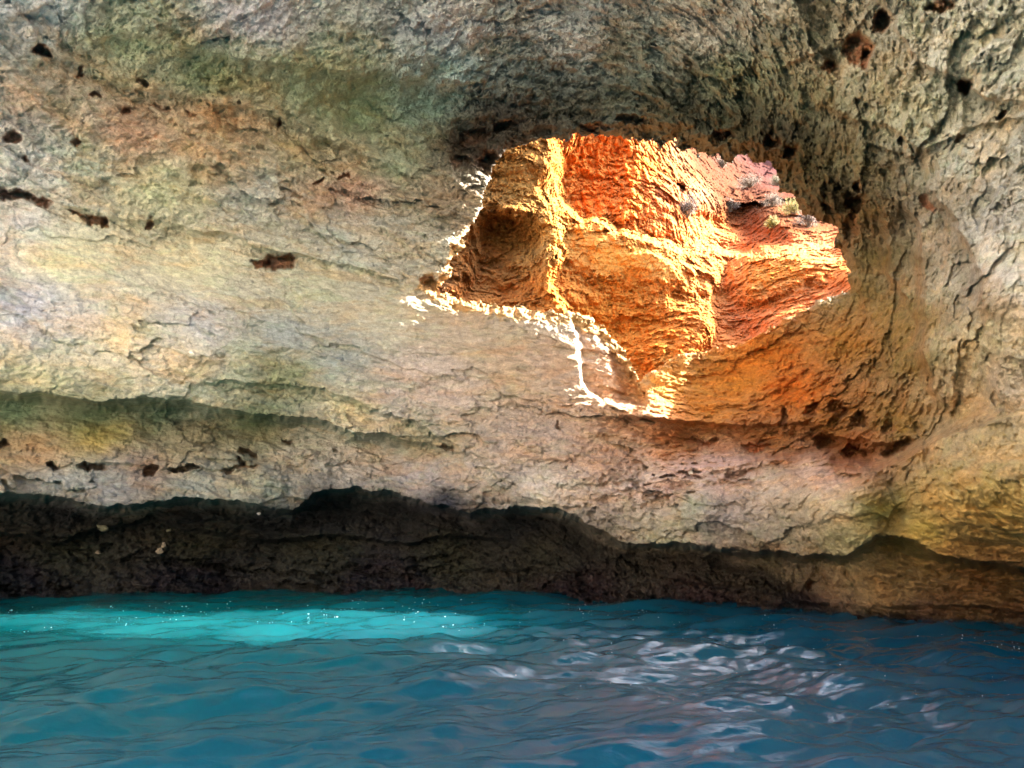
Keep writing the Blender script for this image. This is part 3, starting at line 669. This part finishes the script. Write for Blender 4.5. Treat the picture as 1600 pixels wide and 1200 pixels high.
def stone(u, v, wpx, hpx, mat, label, seed):
    (x, y, z), h = surf('front', u, v); rnd = random.Random(seed)
    a, b_, c = wpx/FP*h*.5, wpx/FP*h*.42, hpx/FP*h*.5
    vs_, fs = [], []; n, k = 14, 9
    off = rnd.uniform(0, 50)
    for j in range(k):
        th = math.pi*j/(k-1)
        for i in range(n):
            ph = 6.2832*i/n; d = Vector((math.sin(th)*math.cos(ph), math.sin(th)*math.sin(ph), math.cos(th)))
            q = np.array([d.x*1.6+off]), np.array([d.y*1.6]), np.array([d.z*1.6])
            r = 1+.45*float(perlin(*q)[0])+.2*float(perlin(q[0]*2.7, q[1]*2.7, q[2]*2.7)[0])
            vs_.append((d.x*a*r, d.y*b_*r, d.z*c*r))
    for j in range(k-1):
        for i in range(n): fs.append((j*n+i, j*n+(i+1) % n, (j+1)*n+(i+1) % n, (j+1)*n+i))
    o = link_mesh('stone', vs_, fs, mat); o.location = (x, y-b_*.35, z); o.rotation_euler = (rnd.uniform(-.3, .3), rnd.uniform(-.4, .4), rnd.uniform(0, 3))
    o['label'] = label; o['category'] = 'stone'; o['group'] = 'pale stones caught on the rock ledges'
M_st = simple_mat('pale_stone', (.26, .21, .15), sc=20); M_wh = simple_mat('white_stone', (.80, .74, .70), var=.1, sc=20); M_gs = simple_mat('greenish_stone', (.16, .15, .09), sc=20)
for i, a in enumerate([
    (1079,739,9,12,M_wh,'small white stone on the crumbly ledge below the orange alcove'),
    (250,861,10,9,M_st,'pale buff stone in the dark notch, wider of the touching pair'),
    (256,853,6,10,M_st,'slim pale stone standing on the wider buff one in the dark notch'),
    (162,825,16,7,M_gs,'flat greenish stone in the left end of the dark notch'),
    (405,802,7,5,M_wh,'tiny white stone under the overhang lip, left of the middle'),
    (264,828,8,5,M_gs,'small greenish stone above the pair of buff stones'),
    (154,863,7,6,M_st,'tiny buff stone low in the notch, left of the buff pair')]):
    stone(*a, 300+i)

# ================================================================== unseen cliff and beach behind the boat, added to bounce sunlight onto the wall
def build_bounce_cove():
    n, k = 160, 90
    a = np.radians(np.linspace(128, 318, n)); t = np.linspace(0, 1, k)
    A, T = np.meshgrid(a, t)
    Rr = 27+T*9+3*np.exp(-((T-.2)/.1)**2)
    Zc = -3+T*24
    P = (Rr*np.sin(A), Rr*np.cos(A), Zc)
    d = fbm((P[0], P[1], P[2]*2.2), 6, 6, .55, off=5, kind=2)*2.4
    X = (Rr+d)*np.sin(A); Y = (Rr+d)*np.cos(A)
    col = np.ones(A.shape+(3,))*np.array([.58, .55, .51])*(1+.25*fbm(P, 2, 4, off=7))[..., None]
    o = grid_mesh('bounce_cliff', X, Y, Zc, None, M_cave, {'rock_colour': np.clip(col, 0, .9).astype(f4), 'wet': A*0})
    o['kind'] = 'structure'
    t = np.linspace(0, 1, 60); A, T = np.meshgrid(a, t)
    Rr = 8.5+1.5*np.sin(A*3)+T*24.5; Zc = -.5+2.4*T+.12*fbm((Rr*np.sin(A), Rr*np.cos(A), A*0), 2, 4)
    m, nt, b = mat_new('bounce_sand')
    n1 = N(nt, 'ShaderNodeTexNoise'); n1.inputs['Scale'].default_value = 40; n1.inputs['Detail'].default_value = 8
    r = N(nt, 'ShaderNodeValToRGB'); r.color_ramp.elements[0].color = (.58, .51, .41, 1); r.color_ramp.elements[1].color = (.80, .74, .64, 1)
    nt.links.new(n1.outputs['Fac'], r.inputs[0]); nt.links.new(r.outputs[0], b.inputs['Base Color']); b.inputs['Roughness'].default_value = .95
    o = grid_mesh('bounce_beach', Rr*np.sin(A), Rr*np.cos(A), Zc, None, m, {}); o['kind'] = 'structure'
build_bounce_cove()

# ================================================================== light
SUN_EL, SUN_AZ = math.radians(38.5), math.radians(67)     # azimuth from straight ahead towards the right
w = bpy.data.worlds.new('World'); scene.world = w; w.use_nodes = True
nt = w.node_tree; bg = nt.nodes['Background']
sky = nt.nodes.new('ShaderNodeTexSky'); sky.sky_type = 'NISHITA'; sky.sun_disc = False
sky.sun_elevation = SUN_EL; sky.sun_rotation = SUN_AZ; sky.dust_density = 3.5; sky.air_density = 1.0; sky.ozone_density = 1.0
nt.links.new(sky.outputs[0], bg.inputs[0]); bg.inputs[1].default_value = .15
sl = bpy.data.lights.new('sun', 'SUN'); sl.energy = 5; sl.angle = math.radians(.53); sl.color = (1, .93, .82)
so = bpy.data.objects.new('sun', sl); C.objects.link(so)
from mathutils import Vector
sd = Vector((math.cos(SUN_EL)*math.sin(SUN_AZ), math.cos(SUN_EL)*math.cos(SUN_AZ), math.sin(SUN_EL)))
so.rotation_euler = sd.to_track_quat('Z', 'Y').to_euler(); so.location = (30, 20, 40)

cam = bpy.data.cameras.new('camera'); co = bpy.data.objects.new('camera', cam); C.objects.link(co)
cam.sensor_width = 36; cam.lens = 36*FP/1600; cam.clip_end = 20000; cam.clip_start = .05
co.location = (0, 0, CAMZ); co.rotation_euler = (math.pi/2+PITCH, 0, 0); scene.camera = co
vs = scene.view_settings; vs.view_transform = 'Standard'; vs.look = 'None'; vs.gamma = 1; vs.exposure = 3.3
cy = scene.cycles; cy.max_bounces = 8; cy.diffuse_bounces = 5; cy.glossy_bounces = 4; cy.caustics_reflective = False
cy.use_denoising = True
print('done', time.time()-T0)
